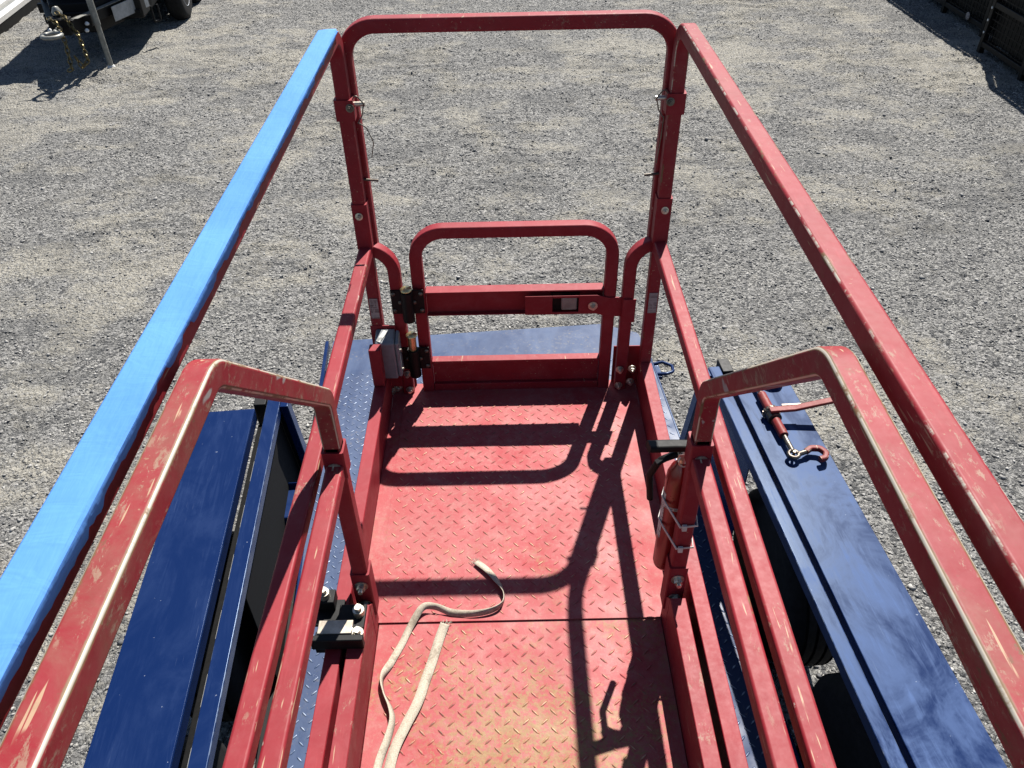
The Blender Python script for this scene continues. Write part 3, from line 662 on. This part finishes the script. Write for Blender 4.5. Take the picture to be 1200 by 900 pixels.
for s_, x0, x1 in ((-1, -.826, -.771), (1, 1.072, 1.122)):
    m = MB(); xc = (x0+x1)/2
    m.sweep([(xc, -.6, FZ-.024), (xc, 2.617, FZ-.024)], rrect(x1-x0, .046, .004), (1, 0, 0))
    rail = tb(m, 'fender_rail', M['blue'] if s_ < 0 else M['blue_dusty'], bevel=0)
    xi = x1 if s_ < 0 else x0; xo = xi-s_*.034
    a_, b2 = min(xi, xo), max(xi, xo)
    m = MB(); m.prism([(a_, 2.56, FZ-.004), (a_, 2.612, FZ-.004), (a_, 2.76, DZ-.1), (a_, 2.70, DZ-.1)], (b2-a_, 0, 0)); tb(m, 'rail_post', M['blue'])
    m = MB(); m.box(a_, b2, -.55, -.50, DZ-.1, FZ-.01); tb(m, 'rail_post', M['blue'])
    if s_ < 0:
        m = MB(); m.box(-.868, dl-.014, 2.47, 2.475, -1.05, -.93); tb(m, 'well_plate', M['blue'])
        m = MB(); m.box(-.868, dl-.014, 2.30, 2.462, -.962, -.957); tb(m, 'well_plate', M['blue'])
        m = MB(); m.box(-.868, dl-.014, 2.295, 2.2995, -1.14, -.957); tb(m, 'well_plate', M['blue'])
        m = MB(); m.prism([(-.80, 1.7, -1.3), (-.80, 1.7, FZ-.05), (-.80, 2.59, FZ-.05), (-.80, 2.79, -1.3)], (.004, 0, 0)); tb(m, 'well_shade_panel', M['black_fill'])  # near-black sheet added in place of the shade inside the wheel well
        m = MB(); m.prism([(-.7955, 2.585, FZ-.05), (-.7955, 2.593, FZ-.05), (-.7955, 2.742, DZ-.1), (-.7955, 2.734, DZ-.1)], (.024, 0, 0)); tb(m, 'well_shade_end', M['black_fill'])  # carries the added black shade sheet across to the leaning post
        m = MB(); m.box(-.8715, -.827, -.5, 2.54, FZ-.09, FZ-.075); tb(m, 'gap_shade_panel', M['black_fill'])  # near-black strip added for the shaded gap between fender and rail
    else:
        m = MB(); m.box(1.075, 1.080, 2.05, 2.55, DZ-.08, FZ-.048); tb(m, 'well_plate', M['blue'])
    if s_ < 0:
        for y in np.arange(.35, 2.3, .225):
            m = MB(); m.box(x0-.004, x0-.0005, y, y+.105, FZ-.018, FZ-.012); tb(m, 'slot_light_strip', M['grey'], rail, 0)  # pale strips stand in for light showing through slots beside the rail
    m = MB(); xb = -.85 if s_ < 0 else 1.133
    m.box(xb-.03 if s_ < 0 else xb-.008, xb+.02 if s_ < 0 else xb+.04, 2.575, 2.665, FZ-.13, FZ+.004); tb(m, 'light_box', M['black'])
    # wheels
    for y in (1.87, 1.03):
        xw = -.985 if s_ < 0 else 1.25
        m = MB(); wz = GZ+.355; w2 = .105
        prof = [(.20, -w2), (.30, -w2-.006), (.335, -w2+.012), (.355, -w2+.035)]
        for k in (-.045, -.012, .012, .045): pass
        tp_ = [(.355, -.07), (.347, -.068), (.347, -.060), (.355, -.058), (.355, -.028), (.346, -.026), (.346, -.018), (.355, -.016), (.355, .016), (.346, .018), (.346, .026), (.355, .028), (.355, .058), (.347, .060), (.347, .068), (.355, .07)]
        m.lathe((xw, y, wz), (1, 0, 0), prof[:3]+tp_+[(.335, w2-.012), (.30, w2+.006), (.20, w2)], 56)
        ty = tb(m, 'tyre', M['rubber'], bevel=0)
        m = MB(); m.lathe((xw, y, wz), (1, 0, 0), [(.04, -.03), (.17, -.04), (.20, -.09), (.205, -.1), (.205, .1), (.20, .09), (.17, .03), (.04, .04)], 32); tb(m, 'rim', M['black'], ty, 0)
    m = MB(); m.box(-.95, 1.22, 1.2, 1.26, -1.29, -1.23) if s_ > 0 else m.box(-.84, -.76, -.4, 2.28, -1.36, -1.24); tb(m, 'axle_beam' if s_ > 0 else 'frame_rail', M['black'])
m = MB(); m.box(.155-.06, .155+.06, -1.6, 3.3, DZ-.2, DZ-.095); tb(m, 'spine_beam', M['black'])
# D-ring on the deck edge
m = MB(); ring = [(1.012+.0, 3.095, DZ-.01)] ; pts = [(1.062, 3.365, DZ-.012), (1.11, 3.37, DZ-.006), (1.155, 3.33, DZ-.006), (1.15, 3.28, DZ-.006), (1.11, 3.265, DZ-.006), (1.062, 3.275, DZ-.012)]
m.sweep(fillet(pts, .018, 5), circ(.009, 10), (0, 0, 1)); m.box(1.0605, 1.086, 3.255, 3.375, DZ-.035, DZ-.014); tb(m, 'tie_down_ring', M['blue'], bevel=0)
# side lip seen left of the deck
m = MB(); m.box(dl-.032, dl-.0135, 3.25, 3.73, DZ-.02, DZ+.03); tb(m, 'ramp_hinge_ear', M['blue'])

# ------------------------------------------------------------------ ratchet load binder lying on the right fender
lb = thing('load_binder', 'red ratchet load binder with grab hooks lying on the right blue fender', 'load binder', (1.055, 2.35, FZ))
zb = FZ+.026
def LP(t): return Vector((1.022+.0105*(2.6-t)/.1*.95, t, zb))
for q in ((2.475, 2.375), (2.315, 2.225)):
    m = MB(); m.cyl(LP(q[0]), LP(q[1]), .0185, 18); m.build('barrel', M['hookred'], lb, .002)
m = MB(); m.lathe(LP(2.37), (LP(2.32)-LP(2.37)), [(.02, 0), (.031, .001), (.031, .018), (.028, .02), (.028, .05), (.02, .051)], 18)
for i in range(14):
    a = 2*math.pi*i/14; m.obox(LP(2.362)+Vector((.032*math.cos(a), 0, .032*math.sin(a))), (.006*math.cos(a), 0, .006*math.sin(a)), (0, .015, 0), (-.006*math.sin(a), 0, .006*math.cos(a)))
m.build('ratchet_gear', M['darksteel'], lb)
m = MB(); h0 = LP(2.34)+Vector((.0, 0, .012))
m.sweep(fillet([h0+Vector((-.02, 0, .02)), h0+Vector((.08, .004, .024)), h0+Vector((.31, .02, .07))], .05, 5), rrect(.030, .014, .005), (0, 1, 0)); m.build('lever', M['hookred'], lb)
m = MB(); m.obox(h0+Vector((.07, .022, .028)), (.075, 0, .003), (0, .008, 0), (0, 0, .005)); m.build('pawl', M['darksteel'], lb)
for s_, y0_, y1_ in ((-1, 2.226, 2.14), (1, 2.474, 2.56)):
    a_, b2 = LP(y0_), LP(y1_)
    m = MB(); m.cyl(a_, b2, .0105, 12)
    e = b2+Vector((0, s_*.016, 0)); m.sweep([e+Vector((.019*math.cos(t), .019*math.sin(t), 0)) for t in np.linspace(0, 2*math.pi, 18, False)], circ(.008, 8), (0, 0, 1), True)
    m.cyl(e+Vector((.018, 0, 0)), e+Vector((.05, -s_*.012, 0)), .010, 10); m.cyl(e+Vector((0, 0, -.014)), e+Vector((0, 0, .016)), .006, 8); m.build('eye_bolt', M['darksteel'], lb)
    h = e+Vector((.05, -s_*.012, 0)); m = MB()
    hp = [h, h+Vector((.022, -s_*.016, .002)), h+Vector((.055, -s_*.012, .004)), h+Vector((.072, s_*.014, .004)), h+Vector((.062, s_*.038, .003)), h+Vector((.040, s_*.044, .002))]
    path = fillet(hp, [.02, .02, .018, .014], 6); k = len(path)
    m.sweep(path, rrect(.022, .022, .007), (0, 0, 1)); m.build('grab_hook', M['hookred'], lb)

# ------------------------------------------------------------------ black trailer parked behind, tongue towards us
bt = thing('black_trailer', 'black trailer parked behind on the left, its tongue, ring hitch, chains and jack pointing forward', 'trailer', (-4.8, 8.9, GZ), R(6.5))
bX = WORLD[bt.name].copy()
def bb(m, name, mat, par=bt, bevel=.004, **k): return m.build(name, mat, par, bevel, xf=bX, **k)
# local frame: y back along the trailer, z from the ground
m = MB(); hz = .55
m.sweep([(0.105+.095*math.cos(t)-.105, .0+.095*math.sin(t), hz) for t in np.linspace(0, 2*math.pi, 26, False)], circ(.022, 10), (0, 0, 1), True)
m.cyl((0, .09, hz), (0, .30, hz), .028, 12); bb(m, 'ring_hitch', M['grey'], bevel=0)
m = MB(); m.box(-.10, .10, .27, .42, hz-.08, hz+.08)
for s_ in (-1, 1): m.obox((s_*.37, 1.05, hz), (.075, 0, 0), (s_*.56, 1.45, 0), (0, 0, .12))
m.box(-.5, .5, 1.14, 1.20, hz-.05, hz+.05); m.box(-.28, .28, .66, .71, hz-.05, hz+.05)
bb(m, 'tongue_frame', M['black'])
m = MB(); m.obox((.395, 1.02, hz+.0622), (.07, 0, 0), (.5, 1.30, 0), (0, 0, .004)); o = bb(m, 'leg_cap', M['grey'], bevel=0)
m = MB(); m.obox((.52, 1.20, hz-.04), (.006, -.002, 0), (.25, .62, 0), (0, 0, .16)); bb(m, 'side_plate', M['plate'])
m = MB(); m.prism([(-.24, .80, hz-.2), (.24, .80, hz-.2), (.40, 1.22, hz-.2), (-.40, 1.22, hz-.2)], (0, 0, .2+.12)); bb(m, 'tool_box', M['black'], bevel=.012)
m = MB(); m.box(-.42, .62, 1.26, 4.9, .36, 1.72); bb(m, 'body', M['black'], bevel=.02)
m = MB()
for z_ in (.42, .62, .82): m.box(-.40, .60, 1.235, 1.258, z_, z_+.045)
bb(m, 'front_rail', M['meshblack'])
m = MB(); m.box(-.455, -.421, 1.225, 1.275, .30, 1.74); bb(m, 'corner_post', M['meshblack'])
m = MB()
for x in (-.36, .54): m.box(x-.05, x+.05, 2.6, 5.0, .25, .355)
bb(m, 'chassis_beam', M['black'])
jx, jy = .31, .53
m = MB(); m.cyl((jx, jy, .50), (jx, jy, 1.32), .036, 18); m.cyl((jx, jy, .03), (jx, jy, .5), .029, 18); jk = bb(m, 'jack', M['grey'], bevel=0)
m = MB(); m.lathe((jx, jy, .0), (0, 0, 1), [(.10, .0), (.10, .012), (.05, .025), (.034, .06)], 18); bb(m, 'foot', M['white'], jk, 0)
m = MB(); m.sweep(fillet([(jx, jy, 1.30), (jx-.14, jy, 1.30), (jx-.14, jy, 1.42), (jx-.24, jy, 1.42)], .02, 4), circ(.012, 8), (0, 1, 0)); bb(m, 'crank', M['grey'], jk, 0)
m = MB(); m.cyl((jx, jy, .80), (jx, jy, .87), .0366, 18); bb(m, 'red_band', M['hookred'], jk, 0)
m = MB(); m.box(jx-.13, jx-.045, jy-.05, jy+.05, hz-.06, hz+.06); bb(m, 'mount', M['black'], jk)
def chain(pts, name='safety_chain'):
    pts = [Vector(p) for p in pts]; P_ = []
    for i in range(len(pts)-1):
        n_ = max(2, int((pts[i+1]-pts[i]).length/.05))
        for k in range(n_): P_.append(pts[i].lerp(pts[i+1], k/n_))
    m = MB()
    for i in range(len(P_)-1):
        a_, b2 = P_[i], P_[i+1]; t = (b2-a_).normalized(); u = t.orthogonal().normalized(); w_ = t.cross(u)
        if i % 2: u, w_ = w_, u
        q = (a_+b2)/2
        m.sweep([q+t*(.037*math.cos(s_))+u*(.02*math.sin(s_)) for s_ in np.linspace(0, 2*math.pi, 10, False)], circ(.0075, 6), w_, True)
    return bb(m, name, M['gold'], bevel=0)
chain([(-.02, .36, hz+.14), (.10, .26, hz+.10), (.20, .18, hz-.06), (.24, .10, hz-.30), (.17, .06, hz-.36), (.10, .09, hz-.18)])
chain([(-.10, .30, hz+.10), (.02, .18, hz+.08), (.07, .10, hz-.1), (.07, .02, hz-.36), (.0, .02, hz-.38)])
m = MB(); m.lathe((-.03, .42, hz+.10), (0, 0, 1), [(.05, 0), (.055, .03), (.03, .08), (0, .09)], 14); bb(m, 'coupler_lock', M['grey'], bevel=0)
for p_ in ((.12, .42, hz+.02), (.25, .40, hz-.01), (.24, .36, hz-.07), (-.08, .20, hz-.01)):
    m = MB(); m.lathe(p_, (0, -.3, 1), [(.02, 0), (.024, .012), (.012, .03), (0, .032)], 10); bb(m, 'plug', M['white'], bevel=0)
for y in (2.55, 3.4):
    for s_ in (-1, 1):
        xw = .09+s_*.655
        m = MB(); m.lathe((xw, y, .37), (1, 0, 0), [(.20, -.105), (.31, -.11), (.352, -.085), (.37, -.05), (.37, .05), (.352, .085), (.31, .11), (.20, .105)], 40); ty = bb(m, 'tyre', M['rubber'], bevel=0)
        m = MB(); m.lathe((xw, y, .37), (s_, 0, 0), [(.02, .085), (.06, .08), (.07, .05), (.15, .045), (.175, .08), (.198, .108), (.203, .106), (.203, -.1)], 36); bb(m, 'rim', M['rim'], ty, 0)
m = MB()
m.sweep(fillet([(.70, 1.35, hz-.08), (.70, 1.35, hz-.26), (.76, 1.42, hz-.26), (.76, 1.42, hz-.08)], .02, 4), circ(.012, 8), (1, -.5, 0)); bb(m, 'hook_loop', M['black'], bevel=0)

# ------------------------------------------------------------------ pale trailer at the far left edge
wt = thing('loading_ramp', 'low white edged loading ramp with dark skirt lying on the gravel, at the far left', 'ramp', (-8.0, 12.5, GZ), R(6))
wX = Matrix.Translation((-6.62, 12.15, 0)) @ Matrix.Rotation(R(6), 4, 'Z')
def wb(m, name, mat, par=wt, bevel=.005): return m.build(name, mat, par, bevel, xf=wX)
m = MB(); m.box(-2.2, -.35, -2.6, 4, -1.26, -1.235); wb(m, 'deck', M['plate'])
m = MB(); m.box(-.11, .0, -2.6, 4, -1.28, -1.215); wb(m, 'edge_rail', M['white'])
m = MB(); m.box(-.349, -.24, -2.6, 4, -1.275, -1.21); wb(m, 'edge_rail', M['white'])
m = MB(); m.box(-.239, -.111, -2.6, 4, -1.275, -1.245); wb(m, 'channel', M['grey'])
m = MB(); m.box(-2.1, -.005, -2.55, 4, GZ, -1.285); wb(m, 'skirt', M['black'])

# ------------------------------------------------------------------ black mesh racks at the far right
def rack(name_label, x0, x1, y0, y1, h, posts, group):
    r_ = thing('mesh_rack', name_label, 'rack', ((x0+x1)/2, (y0+y1)/2, GZ), 0, group)
    zb, zt = GZ+.10, GZ+h
    m = MB()
    for x in (x0, x1-.06):
        for y in np.linspace(y0, y1-.06, posts): m.box(x, x+.06, y, y+.06, GZ, zt)
    for x in (x0, x1-.06):
        for z_ in (zb, zb+.42, zt-.06): m.box(x+.005, x+.055, y0+.01, y1-.01, z_, z_+.055)
    for y in (y0, y1-.06):
        for z_ in (zb, zt-.06): m.box(x0+.01, x1-.01, y+.005, y+.055, z_+.001, z_+.054)
    m.build('frame', M['black'], r_, .004)
    m = MB(); t = .004
    for x in (x0+.03, x1-.03):
        for y in np.arange(y0+.06, y1, .075): m.box(x-t, x+t, y-t, y+t, zb, zt)
        for z_ in np.arange(zb, zt, .075): m.box(x-t*.9-.006, x+t*.9-.006, y0, y1, z_-t, z_+t)
    for y in (y0+.03, y1-.03):
        for x in np.arange(x0+.06, x1, .075): m.box(x-t, x+t, y-t, y+t, zb, zt)
        for z_ in np.arange(zb, zt, .075): m.box(x0, x1, y-t*.9-.006, y+t*.9-.006, z_-t, z_+t)
    w_ = m.build('wire_mesh', M['meshblack'], r_, smooth=False)
    m = MB(); m.box(x0+.075, x1-.075, y0+.075, y1-.075, zb+.06, zt-.02); m.build('black_fill', M['black'], r_, .01)
    return r_
G_ = 'black mesh racks along the right edge of the yard'
r1 = rack('taller black mesh rack with a small pale reflector near its foot, farther back', 5.75, 7.3, 9.95, 13.2, 2.05, 4, G_)
m = MB(); m.lathe((5.738, 10.35, GZ+.16), (-1, 0, 0), [(.045, 0), (.045, .006), (.03, .012), (0, .013)], 14); m.build('reflector', M['sticker'], r1)
r2 = rack('lower black mesh rack with white bolt heads down its post, nearer to us', 5.45, 7.1, 7.5, 9.42, 1.72, 3, G_)
for k in range(8):
    m = MB(); m.lathe((5.4485, 9.39, GZ+.25+k*.13), (-1, 0, 0), [(.013, 0), (.013, .006), (0, .012)], 8); m.build('bolt', M['white'], r2)

# ------------------------------------------------------------------ light and camera
sd = Vector((.25, .71, 1)).normalized()
L = bpy.data.lights.new('sun', 'SUN'); L.energy = 5.0; L.angle = R(.53); L.color = (1, .955, .89)
so = bpy.data.objects.new('sun', L); COL.objects.link(so); so.rotation_euler = (-sd).to_track_quat('-Z', 'Y').to_euler()
w = bpy.data.worlds.new('World'); SC.world = w; w.use_nodes = True; nt = w.node_tree
sky = nt.nodes.new('ShaderNodeTexSky'); sky.sky_type = 'NISHITA'; sky.sun_disc = False
sky.altitude = 1400; sky.air_density = 1.0; sky.dust_density = .8; sky.sun_elevation = math.asin(sd.z); sky.sun_rotation = math.atan2(sd.x, sd.y)
nt.links.new(sky.outputs[0], nt.nodes['Background'].inputs[0]); nt.nodes['Background'].inputs[1].default_value = .05
cam = bpy.data.cameras.new('camera'); co = bpy.data.objects.new('camera', cam); COL.objects.link(co)
f, pi_, ya_, ro = 928.7, R(39.897), R(.081), R(-1.129)
fw = Vector((math.sin(ya_)*math.cos(pi_), math.cos(ya_)*math.cos(pi_), -math.sin(pi_))); r_ = Vector((math.cos(ya_), -math.sin(ya_), 0)); u_ = r_.cross(fw)
r2_ = r_*math.cos(ro)+u_*math.sin(ro); u2_ = u_*math.cos(ro)-r_*math.sin(ro)
mt = Matrix((r2_, u2_, -fw)).transposed().to_4x4(); mt.translation = (0, 0, 1.618); co.matrix_world = mt
cam.sensor_width = 36; cam.lens = 36*f/1200; cam.clip_start = .02; cam.clip_end = 1500
SC.camera = co
SC.view_settings.view_transform = 'Standard'; SC.view_settings.look = 'None'; SC.view_settings.exposure = 1.4; SC.view_settings.gamma = 1
SC.render.resolution_x, SC.render.resolution_y = 1024, 768
